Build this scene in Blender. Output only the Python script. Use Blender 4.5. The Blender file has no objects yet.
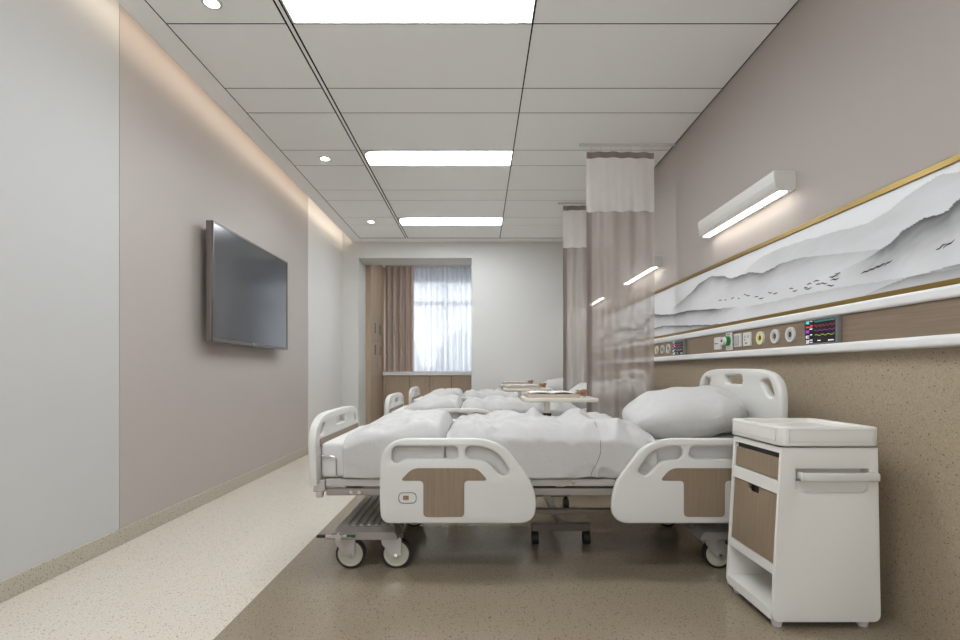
import bpy, bmesh, math, random
from mathutils import Vector, Matrix, noise
PI = math.pi
random.seed(7)
SC = bpy.context.scene
COL = SC.collection
H = 0.92            # camera height
F = 525.0           # focal length in pixels of the 960 px frame
ZC = 2.715          # ceiling
XL, XR = -1.90, 1.55
YB, YF = 7.28, -1.9

def lin(c):
    return tuple((v / 12.92 if v <= 0.04045 else ((v + 0.055) / 1.055) ** 2.4) for v in c)
def rgb(r, g, b):
    return lin((r / 255.0, g / 255.0, b / 255.0)) + (1.0,)

# ---------------------------------------------------------------- materials
def mat(name, col, rough=0.5, metal=0.0, emit=None, estr=0.0, coat=0.0, spec=None):
    m = bpy.data.materials.new(name); m.use_nodes = True
    b = m.node_tree.nodes['Principled BSDF']
    b.inputs['Base Color'].default_value = col
    b.inputs['Roughness'].default_value = rough
    b.inputs['Metallic'].default_value = metal
    if coat: b.inputs['Coat Weight'].default_value = coat; b.inputs['Coat Roughness'].default_value = 0.1
    if spec is not None: b.inputs['Specular IOR Level'].default_value = spec
    if emit:
        b.inputs['Emission Color'].default_value = emit
        b.inputs['Emission Strength'].default_value = estr
    return m
def nn(m, t, **kw):
    n = m.node_tree.nodes.new(t)
    for k, v in kw.items(): setattr(n, k, v)
    return n
def ln(m, a, b): m.node_tree.links.new(a, b)
def mixcol(m, fac, a, b, mode='MIX'):
    n = nn(m, 'ShaderNodeMix', data_type='RGBA', blend_type=mode)
    if isinstance(fac, (int, float)): n.inputs[0].default_value = fac
    else: ln(m, fac, n.inputs[0])
    for i, v in ((6, a), (7, b)):
        if isinstance(v, tuple): n.inputs[i].default_value = v
        else: ln(m, v, n.inputs[i])
    return n.outputs[2]
def math_(m, op, a, b=None, clamp=False):
    n = nn(m, 'ShaderNodeMath', operation=op, use_clamp=clamp)
    for i, v in ((0, a), (1, b)):
        if v is None: continue
        if isinstance(v, (int, float)): n.inputs[i].default_value = v
        else: ln(m, v, n.inputs[i])
    return n.outputs[0]
def ramp(m, fac, p0, c0, p1, c1):
    n = nn(m, 'ShaderNodeValToRGB')
    n.color_ramp.elements[0].position = p0; n.color_ramp.elements[0].color = c0
    n.color_ramp.elements[1].position = p1; n.color_ramp.elements[1].color = c1
    ln(m, fac, n.inputs[0]); return n.outputs[0]
W1 = (1, 1, 1, 1); B0 = (0, 0, 0, 1)

def terrazzo(m, base, dark, light, scale=72.0):
    tc = nn(m, 'ShaderNodeTexCoord')
    b = m.node_tree.nodes['Principled BSDF']
    def specks(sc, rad, thr):
        v = nn(m, 'ShaderNodeTexVoronoi'); v.inputs['Scale'].default_value = sc
        ln(m, tc.outputs['Object'], v.inputs['Vector'])
        a = math_(m, 'LESS_THAN', v.outputs['Distance'], rad)
        s = nn(m, 'ShaderNodeSeparateColor'); ln(m, v.outputs['Color'], s.inputs[0])
        c = math_(m, 'GREATER_THAN', s.outputs[0], thr)
        return math_(m, 'MULTIPLY', a, c)
    n = nn(m, 'ShaderNodeTexNoise'); n.inputs['Scale'].default_value = 160; n.inputs['Detail'].default_value = 3
    ln(m, tc.outputs['Object'], n.inputs['Vector'])
    c = mixcol(m, ramp(m, n.outputs['Fac'], 0.35, B0, 0.65, W1), tuple(v * 0.90 for v in base[:3]) + (1,), tuple(v * 1.10 for v in base[:3]) + (1,))
    c = mixcol(m, math_(m, 'MULTIPLY', specks(scale * 1.5, 0.22, 0.4), 0.35), c, light)
    c = mixcol(m, math_(m, 'MULTIPLY', specks(scale * 2.0, 0.26, 0.35), 0.45), c, dark)
    c = mixcol(m, math_(m, 'MULTIPLY', specks(scale, 0.215, 0.35), 0.8), c, dark)
    return c

def floor_mat():
    m = mat('terrazzo vinyl floor', W1, 0.3)
    b = m.node_tree.nodes['Principled BSDF']
    lightc = terrazzo(m, rgb(208, 200, 186), rgb(140, 128, 108), rgb(228, 222, 210))
    darkc = terrazzo(m, rgb(144, 131, 112), rgb(84, 72, 56), rgb(168, 156, 134))
    tc = nn(m, 'ShaderNodeTexCoord'); s = nn(m, 'ShaderNodeSeparateXYZ'); ln(m, tc.outputs['Object'], s.inputs[0])
    zx = math_(m, 'GREATER_THAN', s.outputs[0], -0.912)
    c = mixcol(m, zx, lightc, darkc)
    ln(m, c, b.inputs['Base Color'])
    b.inputs['Roughness'].default_value = 0.16
    b.inputs['Specular IOR Level'].default_value = 0.5
    return m

def wood(name, c1, c2, axis='Z', rough=0.45):
    m = mat(name, c1, rough); b = m.node_tree.nodes['Principled BSDF']
    tc = nn(m, 'ShaderNodeTexCoord'); mp = nn(m, 'ShaderNodeMapping')
    sc = {'Z': (60, 60, 2.2), 'Y': (60, 2.2, 60), 'X': (2.2, 60, 60)}[axis]
    mp.inputs['Scale'].default_value = sc
    ln(m, tc.outputs['Object'], mp.inputs['Vector'])
    n = nn(m, 'ShaderNodeTexNoise'); n.inputs['Scale'].default_value = 1.6; n.inputs['Detail'].default_value = 5; n.inputs['Distortion'].default_value = 0.5
    ln(m, mp.outputs[0], n.inputs['Vector'])
    ln(m, mixcol(m, ramp(m, n.outputs['Fac'], 0.3, B0, 0.7, W1), c1, c2), b.inputs['Base Color'])
    return m

def fabric_trans(name, col, alpha, sheen=0.0, trans=0.35, gloss=0.0):
    """thin cloth: part of the light goes straight through, part scatters through, the rest is diffuse."""
    m = bpy.data.materials.new(name); m.use_nodes = True
    nt = m.node_tree; nt.nodes.clear()
    out = nn(m, 'ShaderNodeOutputMaterial')
    d = nn(m, 'ShaderNodeBsdfDiffuse'); d.inputs[0].default_value = col
    t = nn(m, 'ShaderNodeBsdfTranslucent'); t.inputs[0].default_value = col
    tr = nn(m, 'ShaderNodeBsdfTransparent')
    a = nn(m, 'ShaderNodeMixShader'); a.inputs[0].default_value = trans
    ln(m, d.outputs[0], a.inputs[1]); ln(m, t.outputs[0], a.inputs[2])
    last = a.outputs[0]
    if gloss:
        g = nn(m, 'ShaderNodeBsdfGlossy'); g.inputs['Roughness'].default_value = 0.28
        q = nn(m, 'ShaderNodeMixShader'); q.inputs[0].default_value = gloss
        ln(m, last, q.inputs[1]); ln(m, g.outputs[0], q.inputs[2]); last = q.outputs[0]
    x = nn(m, 'ShaderNodeMixShader'); x.inputs[0].default_value = alpha
    ln(m, tr.outputs[0], x.inputs[1]); ln(m, last, x.inputs[2])
    ln(m, x.outputs[0], out.inputs[0])
    return m

M = {}
M['floor'] = floor_mat()
M['clad'] = mat('terrazzo wall cladding', W1, 0.45)
ln(M['clad'], terrazzo(M['clad'], rgb(164, 148, 126), rgb(84, 70, 52), rgb(182, 168, 144)), M['clad'].node_tree.nodes['Principled BSDF'].inputs['Base Color'])
M['skirt'] = mat('terrazzo skirting', W1, 0.4)
ln(M['skirt'], terrazzo(M['skirt'], rgb(182, 174, 158), rgb(100, 90, 76), rgb(205, 198, 184)), M['skirt'].node_tree.nodes['Principled BSDF'].inputs['Base Color'])
M['wall_white'] = mat('off white wall panel', rgb(196, 195, 193), 0.55)
M['wall_far'] = mat('bright white wall panel', rgb(214, 211, 207), 0.5)
M['wall_back'] = mat('back wall paint', rgb(208, 206, 202), 0.6)
M['wall_taupe'] = mat('taupe wall panel', rgb(180, 171, 165), 0.5)
M['wall_right'] = mat('taupe wall paint', rgb(169, 160, 153), 0.6)
M['ceil'] = mat('ceiling panel', rgb(247, 247, 246), 0.6)
M['gap'] = mat('dark ceiling joint', rgb(16, 15, 15), 0.95, spec=0.1)
M['light'] = mat('light diffuser', W1, 0.5, emit=(0.90, 0.955, 1.0, 1), estr=6.9)
M['cove'] = mat('warm cove light', W1, 0.5, emit=(1.0, 0.87, 0.72, 1), estr=1.6)
M['lamp'] = mat('bed lamp diffuser', W1, 0.5, emit=(1.0, 0.96, 0.90, 1), estr=2.6)
M['down'] = mat('downlight lens', W1, 0.5, emit=(1.0, 0.96, 0.9, 1), estr=12.0)
M['plastic'] = mat('white plastic', rgb(210, 208, 203), 0.32)
M['plastic2'] = mat('satin white plastic', rgb(208, 206, 201), 0.4)
M['cab'] = mat('cabinet white', rgb(220, 217, 211), 0.3)
M['wood'] = wood('walnut taupe wood', rgb(131, 112, 92), rgb(143, 124, 103))
M['woodY'] = wood('panel wood', rgb(122, 104, 86), rgb(136, 118, 98), 'Y')
M['woodcab'] = wood('cabinet wood', rgb(166, 145, 124), rgb(180, 159, 137))
M['steel'] = mat('satin steel', rgb(190, 185, 180), 0.38, 0.4)
M['steeld'] = mat('grey painted steel', rgb(150, 143, 137), 0.42, 0.2)
M['steel_shade'] = mat('shade darkened steel', rgb(116, 107, 98), 0.4, 0.2)  # steel tone darkened to stand for the shade beneath the beds
M['chrome'] = mat('chrome', rgb(215, 215, 215), 0.15, 1.0)
M['rubber'] = mat('black rubber', rgb(28, 27, 27), 0.6)
M['wheel'] = mat('cream wheel disc', rgb(182, 177, 161), 0.4)
M['black'] = mat('black plastic', rgb(18, 18, 19), 0.35)
M['dark'] = mat('dark recess', rgb(45, 42, 40), 0.6)
M['gold'] = mat('brushed gold trim', rgb(150, 126, 72), 0.3, 0.8)
M['rail'] = mat('white enamel rail', rgb(225, 224, 223), 0.3)
M['tvscreen'] = mat('television glass', rgb(64, 66, 70), 0.16, 0.0, spec=0.9)
M['tvframe'] = mat('television frame', rgb(120, 114, 110), 0.35, 0.7)
M['counter'] = mat('white stone counter', rgb(226, 225, 223), 0.3)
M['mattress'] = mat('white mattress cover', rgb(206, 204, 201), 0.8)
M['table'] = mat('cream laminate', rgb(214, 209, 196), 0.35)
M['paper'] = mat('white paper', rgb(236, 235, 232), 0.6)
M['green'] = mat('green plastic', rgb(26, 120, 52), 0.35)
M['yellow'] = mat('yellow plastic', rgb(224, 212, 96), 0.35)
M['grey'] = mat('grey plastic', rgb(120, 120, 122), 0.4)
M['lgrey'] = mat('light grey plastic', rgb(176, 176, 176), 0.4)
M['orange'] = mat('orange brown petals', rgb(158, 124, 94), 0.7)
M['pink'] = mat('rose beige cover', rgb(188, 171, 157), 0.5)
M['leaf'] = mat('dull green leaves', rgb(96, 120, 92), 0.8)
M['red'] = mat('red mark', rgb(200, 60, 60), 0.5)
for k, c in (('s_cyan', (90, 220, 215)), ('s_red', (225, 60, 75)), ('s_purple', (170, 60, 215)), ('s_yellow', (215, 215, 120)), ('s_white', (235, 235, 240))):
    M[k] = mat('screen trace ' + k[2:], rgb(*c), 0.4, emit=rgb(*c), estr=0.10)
M['screen'] = mat('monitor screen', rgb(6, 6, 9), 0.25)
M['sheer'] = fabric_trans('white sheer', rgb(208, 210, 215), 0.94, trans=0.6)
M['drape'] = mat('taupe drape', rgb(196, 180, 168), 0.85)
M['mesh'] = fabric_trans('white curtain mesh', rgb(240, 236, 231), 0.78, trans=0.4)
M['fold'] = fabric_trans('taupe curtain cloth', rgb(196, 184, 178), 0.55, trans=0.35, gloss=0.05)
M['foldedge'] = fabric_trans('doubled taupe curtain cloth', rgb(150, 138, 132), 0.90, trans=0.3)
M['header'] = fabric_trans('grey curtain header', rgb(140, 131, 126), 0.93, trans=0.2)
gl = bpy.data.materials.new('window glass'); gl.use_nodes = True; gl.node_tree.nodes.clear()
_o = nn(gl, 'ShaderNodeOutputMaterial'); _t = nn(gl, 'ShaderNodeBsdfTransparent'); _g = nn(gl, 'ShaderNodeBsdfGlossy'); _g.inputs['Roughness'].default_value = 0.02
_m = nn(gl, 'ShaderNodeMixShader'); _m.inputs[0].default_value = 0.06
ln(gl, _t.outputs[0], _m.inputs[1]); ln(gl, _g.outputs[0], _m.inputs[2]); ln(gl, _m.outputs[0], _o.inputs[0])
M['glass'] = gl
def linen(name, base):
    m = mat(name, base, 0.85); b = m.node_tree.nodes['Principled BSDF']
    tc = nn(m, 'ShaderNodeTexCoord')
    n = nn(m, 'ShaderNodeTexNoise'); n.inputs['Scale'].default_value = 14; n.inputs['Detail'].default_value = 6
    ln(m, tc.outputs['Object'], n.inputs['Vector'])
    bp = nn(m, 'ShaderNodeBump'); bp.inputs['Strength'].default_value = 0.38; bp.inputs['Distance'].default_value = 0.02
    ln(m, n.outputs['Fac'], bp.inputs['Height']); ln(m, bp.outputs[0], b.inputs['Normal'])
    b.inputs['Sheen Weight'].default_value = 0.1
    return m
M['linen'] = linen('white bed linen', rgb(188, 186, 183))

# ---------------------------------------------------------------- helpers
def worigin(p):
    v = Vector((0, 0, 0))
    while p is not None: v += p.location; p = p.parent
    return v
def obj(name, src, m, parent=None, smooth=None):
    """src: bmesh or mesh, in world coordinates; linked as ONE mesh object."""
    if isinstance(src, bmesh.types.BMesh):
        me = bpy.data.meshes.new(name); src.to_mesh(me); src.free()
    else: me = src; me.name = name
    if parent is not None: me.transform(Matrix.Translation(-worigin(parent)))
    me.materials.clear(); me.materials.append(m)
    if smooth is not None:
        me.polygons.foreach_set('use_smooth', [True] * len(me.polygons))
        if smooth < 3.1:
            try: me.set_sharp_from_angle(angle=smooth)
            except Exception: pass
    me.update()
    o = bpy.data.objects.new(name, me); COL.objects.link(o)
    if parent is not None: o.parent = parent
    return o
def tag(o, label=None, cat=None, group=None, kind=None):
    if label: o['label'] = label
    if cat: o['category'] = cat
    if group: o['group'] = group
    if kind: o['kind'] = kind
    return o
def thing(name, loc, label, cat, group=None):
    o = bpy.data.objects.new(name, None); COL.objects.link(o)
    o.location = loc; o.empty_display_size = 0.1
    return tag(o, label, cat, group)
def struct(name, src, m, parent=None, smooth=None):
    o = obj(name, src, m, parent, smooth)
    if parent is None: o['kind'] = 'structure'
    return o
def copy_tree(o, dloc=(0, 0, 0), parent=None, label=None):
    c = o.copy(); COL.objects.link(c)
    if parent is not None:
        c.parent = parent; c.matrix_parent_inverse = o.matrix_parent_inverse.copy()
    else: c.location = o.location + Vector(dloc)
    if label: c['label'] = label
    for ch in list(o.children): copy_tree(ch, parent=c)
    return c
def box(bm, x0, x1, y0, y1, z0, z1, bev=0.0, seg=2):
    r = bmesh.ops.create_cube(bm, size=1.0)
    vs = r['verts']
    bmesh.ops.transform(bm, verts=vs, matrix=Matrix.Translation(((x0 + x1) / 2, (y0 + y1) / 2, (z0 + z1) / 2)) @ Matrix.Diagonal((abs(x1 - x0), abs(y1 - y0), abs(z1 - z0), 1)))
    if bev > 0:
        es = set(e for v in vs for e in v.link_edges)
        bmesh.ops.bevel(bm, geom=list(es), offset=bev, segments=seg, affect='EDGES', profile=0.5)
    return bm
def B(*a, **k): return box(bmesh.new(), *a, **k)
def cyl(bm, p0, p1, r, r2=None, seg=20):
    p0, p1 = Vector(p0), Vector(p1); d = p1 - p0
    rot = d.to_track_quat('Z', 'Y').to_matrix().to_4x4()
    bmesh.ops.create_cone(bm, cap_ends=True, segments=seg, radius1=r, radius2=r if r2 is None else r2, depth=d.length, matrix=Matrix.Translation((p0 + p1) / 2) @ rot)
    return bm
def CY(*a, **k): return cyl(bmesh.new(), *a, **k)
def ring(bm, c, axis, r_out, r_in, t, seg=32):
    """annulus of thickness t about axis ('x','y','z')"""
    def P(r, a, h):
        u, v = r * math.cos(a), r * math.sin(a)
        if axis == 'y': return Vector((u, h, v)) + Vector(c)
        if axis == 'x': return Vector((h, u, v)) + Vector(c)
        return Vector((u, v, h)) + Vector(c)
    rows = []
    for i in range(seg):
        a = 2 * PI * i / seg
        rows.append([bm.verts.new(P(r_out, a, -t / 2)), bm.verts.new(P(r_out, a, t / 2)), bm.verts.new(P(r_in, a, t / 2)), bm.verts.new(P(r_in, a, -t / 2))])
    for i in range(seg):
        p, q = rows[i], rows[(i + 1) % seg]
        for k in range(4): bm.faces.new((p[k], q[k], q[(k + 1) % 4], p[(k + 1) % 4]))
    bmesh.ops.recalc_face_normals(bm, faces=bm.faces[:])
    return bm
def tube(pts, r, res=4, cyclic=False):
    cu = bpy.data.curves.new('t', 'CURVE'); cu.dimensions = '3D'
    s = cu.splines.new('POLY'); s.points.add(len(pts) - 1)
    for p, q in zip(s.points, pts): p.co = (*q, 1)
    s.use_cyclic_u = cyclic
    cu.bevel_depth = r; cu.bevel_resolution = res; cu.use_fill_caps = True
    return curve_mesh(cu)
def curve_mesh(cu):
    o = bpy.data.objects.new('t', cu); COL.objects.link(o)
    dg = bpy.context.evaluated_depsgraph_get()
    me = bpy.data.meshes.new_from_object(o.evaluated_get(dg))
    bpy.data.objects.remove(o); bpy.data.curves.remove(cu)
    return me
def rounded(pts, rad, n=6):
    """round the corners of a closed polygon; rad is one radius or one per corner"""
    out = []; N = len(pts)
    for i in range(N):
        p0, p, p1 = Vector(pts[i - 1]).to_2d(), Vector(pts[i]).to_2d(), Vector(pts[(i + 1) % N]).to_2d()
        r = rad[i] if isinstance(rad, (list, tuple)) else rad
        d0, d1 = (p0 - p), (p1 - p)
        l = min(r, d0.length * 0.49, d1.length * 0.49)
        if l < 1e-5: out.append(tuple(p)); continue
        a, b = p + d0.normalized() * l, p + d1.normalized() * l
        for k in range(n + 1):
            t = k / n
            out.append(tuple(a * (1 - t) ** 2 + p * 2 * t * (1 - t) + b * t * t))
    return out
def prism(outline, holes, depth, bev, plane, at, flip=False):
    """outline in (u,v); plane 'xz' -> faces along y centred at y=at; 'yz' -> along x; 'xy' -> along z"""
    cu = bpy.data.curves.new('p', 'CURVE'); cu.dimensions = '2D'; cu.fill_mode = 'BOTH'
    for pl in [outline] + list(holes):
        s = cu.splines.new('POLY'); s.points.add(len(pl) - 1)
        for p, q in zip(s.points, pl): p.co = (q[0], q[1], 0, 1)
        s.use_cyclic_u = True
    cu.extrude = max(depth / 2 - bev, 0.0001); cu.bevel_depth = bev; cu.bevel_resolution = 2; cu.offset = -bev
    me = curve_mesh(cu)
    if plane == 'xz': mt = Matrix(((1, 0, 0, 0), (0, 0, -1, at), (0, 1, 0, 0), (0, 0, 0, 1)))
    elif plane == 'yz': mt = Matrix(((0, 0, 1, at), (1, 0, 0, 0), (0, 1, 0, 0), (0, 0, 0, 1)))
    else: mt = Matrix.Translation((0, 0, at))
    me.transform(mt)
    bm = bmesh.new(); bm.from_mesh(me); bmesh.ops.remove_doubles(bm, verts=bm.verts[:], dist=1e-5)
    bmesh.ops.recalc_face_normals(bm, faces=bm.faces[:])
    bm.to_mesh(me); bm.free()
    return me
def rrect(u0, u1, v0, v1, r, n=6):
    return rounded([(u0, v0), (u1, v0), (u1, v1), (u0, v1)], r * 1.3, n)
def grid_mesh(name, nu, nv, fn, thick=0.0):
    vs = [fn(i / nu, j / nv) for i in range(nu + 1) for j in range(nv + 1)]
    fs = [(i * (nv + 1) + j, (i + 1) * (nv + 1) + j, (i + 1) * (nv + 1) + j + 1, i * (nv + 1) + j + 1) for i in range(nu) for j in range(nv)]
    me = bpy.data.meshes.new(name); me.from_pydata(vs, [], fs); me.update()
    if thick:
        bm = bmesh.new(); bm.from_mesh(me)
        bmesh.ops.recalc_face_normals(bm, faces=bm.faces[:])
        bmesh.ops.solidify(bm, geom=bm.faces[:], thickness=thick)
        bm.to_mesh(me); bm.free()
    return me
def sm(a, b, x):
    t = max(0.0, min(1.0, (x - a) / (b - a))); return t * t * (3 - 2 * t)
def nz(x, y, z=0.0): return noise.noise(Vector((x, y, z)))
AUTO = 0.6

# ================================================================ ROOM SHELL
struct('floor', B(-2.4, 1.75, YF, 9.4, -0.06, 0.0), M['floor'])
# left wall: three panel runs, thin shadow gaps between
for n, (a, b, k) in enumerate(((YF, 2.768, 'wall_white'), (2.772, 5.818, 'wall_taupe'), (5.822, YB, 'wall_far'))):
    struct('wall_left', B(XL - 0.12, XL, a, b, 0.0, 2.95), M[k])
sk = bmesh.new(); box(sk, XL - 0.001, XL + 0.006, YF, YB, 0.0, 0.0875, 0.002, 1)
struct('baseboard_left', sk, M['skirt'])
struct('baseboard_back', B(-0.11, XR, YB - 0.006, YB + 0.01, 0.0, 0.0875), M['skirt'])
struct('wall_right', B(XR, XR + 0.12, YF, YB + 0.2, 1.0, 2.95), M['wall_right'])
struct('wall_right_cladding', B(XR - 0.004, XR + 0.12, YF, YB + 0.2, 0.0, 1.0), M['clad'])
FX0, FX1, FZ0, FZ1 = -1.35, 0.85, 0.95, 2.15
for q in ((XL - 0.12, FX0, 0, 2.95), (FX1, XR + 0.12, 0, 2.95), (FX0, FX1, 0, FZ0), (FX0, FX1, FZ1, 2.95)):
    struct('wall_front', B(q[0], q[1], YF - 0.12, YF, q[2], q[3]), M['wall_white'])
fw = bmesh.new()
for q in ((FX0, FX1, FZ0, FZ0 + 0.05), (FX0, FX1, FZ1 - 0.05, FZ1), (FX0, FX0 + 0.05, FZ0, FZ1), (FX1 - 0.05, FX1, FZ0, FZ1), (-0.18, -0.12, FZ0, FZ1)):
    box(fw, q[0], q[1], YF - 0.09, YF - 0.03, q[2], q[3], 0.004, 1)
fw = struct('added_fill_window', fw, M['plastic2'])  # added unseen window, lets fill daylight in from behind the camera
obj('pane', B(FX0 + 0.04, FX1 - 0.04, YF - 0.064, YF - 0.056, FZ0 + 0.04, FZ1 - 0.04), M['glass'], fw)
# back wall with the opening of the window alcove
OX0, OX1, OZ, OD = -1.68, -0.11, 2.487, 7.76
struct('wall_back', B(XL - 0.12, OX0, YB, OD, 0, 2.95), M['wall_back'])
struct('wall_back', B(OX1, XR + 0.12, YB, OD, 0, 2.95), M['wall_back'])
struct('wall_back_lintel', B(OX0, OX1, YB, OD, OZ, 2.95), M['wall_back'])
struct('wall_alcove_left', B(-2.45, -2.35, OD, 9.35, 0, 2.85), M['wall_white'])
struct('wall_alcove_right', B(0.55, 0.65, OD, 9.35, 0, 2.85), M['wall_white'])
struct('ceiling_alcove', B(-2.45, 0.65, OD, 9.35, 2.74, 2.85), M['ceil'])
WY = 9.25
WX0, WX1, WZ0, WZ1 = -1.45, 0.25, 0.95, 2.54
for r in ((-2.45, WX0, 0, 2.85), (WX1, 0.65, 0, 2.85), (WX0, WX1, 0, WZ0), (WX0, WX1, WZ1, 2.85)):
    struct('wall_window', B(r[0], r[1], WY, WY + 0.12, r[2], r[3]), M['wall_white'])
wf = bmesh.new()
for r in ((WX0, WX1, WZ0, WZ0 + 0.05), (WX0, WX1, WZ1 - 0.05, WZ1), (WX0, WX0 + 0.05, WZ0, WZ1), (WX1 - 0.05, WX1, WZ0, WZ1), (WX0, WX1, 2.08, 2.15), (-0.63, -0.57, WZ0, WZ1)):
    box(wf, r[0], r[1], WY + 0.03, WY + 0.09, r[2], r[3], 0.004, 1)
win = struct('window_1', wf, M['plastic2'])
obj('pane', B(WX0 + 0.04, WX1 - 0.04, WY + 0.055, WY + 0.063, WZ0 + 0.04, WZ1 - 0.04), M['glass'], win)

# ceiling: separate tiles with real open joints over a dark void
CXS = [(-1.76, -1.624), (-1.616, -1.003), (-0.964, 0.271), (0.279, XR - 0.008)]
per = 1.875
ys = []
for k in range(-3, 3):
    o = k * per
    ys += [(2.400 + o, 2.710 + o, 1), (2.720 + o, 3.330 + o, 0), (3.340 + o, 3.648 + o, 0), (3.658 + o, 4.265 + o, 0)]
ct = bmesh.new(); lights = []
box(ct, -1.76, -1.624, YF, YB, ZC, ZC + 0.03)
for (y0, y1, isl) in ys:
    y0 = max(y0, YF); y1 = min(y1, YB - 0.18)
    if y1 - y0 < 0.05: continue
    for ci, (x0, x1) in enumerate(CXS):
        if ci == 0: continue
        if isl and ci == 2: lights.append((x0, x1, y0, y1)); continue
        box(ct, x0, x1, y0, y1, ZC, ZC + 0.02)
box(ct, -1.62, XR - 0.004, YB - 0.174, YB - 0.03, ZC, ZC + 0.02)
box(ct, -1.62, XR - 0.004, YB - 0.024, YB, ZC - 0.004, ZC + 0.02)
struct('ceiling', ct, M['ceil'])
gb = bmesh.new()
for (y0, y1, isl) in ys:
    if YF < y1 < YB - 0.1: box(gb, -1.62, XR - 0.001, y1 - 0.0005, y1 + 0.0105, ZC + 0.002, ZC + 0.012)
for (a_, b_) in ((-1.625, -1.615), (-1.004, -0.991), (-0.976, -0.963), (0.270, 0.280), (XR - 0.010, XR - 0.001)): box(gb, a_, b_, YF, YB - 0.02, ZC + 0.002, ZC + 0.012)
box(gb, -1.62, XR, YB - 0.180, YB - 0.172, ZC + 0.002, ZC + 0.012); box(gb, -1.62, XR, YB - 0.031, YB - 0.023, ZC + 0.002, ZC + 0.012)
struct('ceiling_grid', gb, M['gap'])
struct('ceiling_void', B(-1.755, XR, YF, YB, ZC + 0.032, ZC + 0.05), M['gap'])
struct('ceiling_slab', B(XL - 0.1, XR + 0.1, YF, YB, 2.95, 3.0), M['wall_white'])
# double joint strip down the ceiling with a thin white tee between the two dark lines
tb = bmesh.new()
box(tb, -0.992, -0.975, YF, YB - 0.18, ZC - 0.001, ZC + 0.015)
struct('trim_1', tb, M['ceil'])
cv = bmesh.new(); box(cv, -1.7610, -1.7555, YF + 0.05, YB - 0.03, ZC + 0.031, ZC + 0.085)
lab = ['ceiling light panel above the viewer, behind the camera side of the ward', 'large bright ceiling light panel at the top edge of the picture',
       'bright ceiling light panel with rounded corner over the second bed', 'smallest and farthest bright ceiling light panel near the back wall']
j = 0
for (x0, x1, y0, y1) in lights:
    if y1 < 0.2: lb = 'ceiling light panel out of sight behind the viewpoint'
    elif y1 < 2: lb = lab[0]
    else: lb = lab[1 + round((y0 - 2.4) / per)]
    t = thing('ceiling_light', ((x0 + x1) / 2, (y0 + y1) / 2, ZC), lb, 'ceiling light', 'rectangular ceiling light panels')
    pl = [(x0, y0), (x1, y0), (x1, y1), (x0, y1)]
    inn = rounded([(x0 + 0.012, y0 + 0.012), (x1 - 0.006, y0 + 0.012), (x1 - 0.006, y1 - 0.006), (x0 + 0.012, y1 - 0.006)], [0.125, 0.004, 0.004, 0.006], 8)
    obj('frame', prism(pl, [inn], 0.02, 0.0008, 'xy', ZC + 0.008), M['plastic2'], t)
    obj('diffuser', prism(inn, [], 0.006, 0.0005, 'xy', ZC + 0.004), M['light'], t)
struct('cove_light_strip', cv, M['cove'])
for k, lb in ((-1, None), (0, 'small round downlight at the top edge of the picture, nearest of three'), (1, 'small round downlight, middle of the three in the ceiling'), (2, 'small round downlight farthest away, near the back wall')):
    if k < 0: continue
    cx, cy = -1.303, 2.555 + k * per
    t = thing('downlight', (cx, cy, ZC), lb, 'downlight', 'round recessed downlights')
    obj('trim_ring', ring(bmesh.new(), (cx, cy, ZC - 0.002), 'z', 0.047, 0.034, 0.008), M['plastic'], t)
    obj('lens', CY((cx, cy, ZC - 0.001), (cx, cy, ZC - 0.005), 0.034, seg=24), M['down'], t)

# ================================================================ LEFT WALL: TV
tv = thing('television', (-1.85, 4.23, 1.115), 'large flat wall mounted television with dark blank screen on the taupe wall', 'television')
ty0, ty1, tz0, tz1 = 3.54, 4.92, 1.118, 1.938
obj('casing', B(-1.846, -1.808, ty0, ty1, tz0, tz1, bev=0.004), M['tvframe'], tv)
obj('wall_bracket', B(-1.90, -1.846, ty0 + 0.3, ty1 - 0.3, tz0 + 0.15, tz1 - 0.15), M['dark'], tv)
obj('bezel', prism([(ty0, tz0), (ty1, tz0), (ty1, tz1), (ty0, tz1)], [[(ty0 + 0.012, tz0 + 0.024), (ty1 - 0.012, tz0 + 0.024), (ty1 - 0.012, tz1 - 0.012), (ty0 + 0.012, tz1 - 0.012)]], 0.014, 0.001, 'yz', -1.803), M['tvframe'], tv)
obj('screen', B(-1.809, -1.801, ty0 + 0.010, ty1 - 0.010, tz0 + 0.020, tz1 - 0.010), M['tvscreen'], tv)
lg = bmesh.new()
cyl(lg, (-1.797, 4.17, tz0 + 0.014), (-1.794, 4.17, tz0 + 0.014), 0.012)
lo = obj('logo', lg, M['chrome'], tv); lo['label'] = 'small silver maker mark'
lg = bmesh.new()
box(lg, -1.797, -1.794, 4.20, 4.204, tz0 + 0.006, tz0 + 0.022); box(lg, -1.797, -1.794, 4.20, 4.212, tz0 + 0.006, tz0 + 0.009)
for r in ((4.218, 4.222, 0.006, 0.022), (4.218, 4.232, 0.019, 0.022), (4.218, 4.232, 0.006, 0.009), (4.229, 4.232, 0.006, 0.014), (4.225, 4.232, 0.012, 0.015)):
    box(lg, -1.797, -1.794, r[0], r[1], tz0 + r[2], tz0 + r[3])
obj('logo_lettering', lg, M['chrome'], tv)

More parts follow.
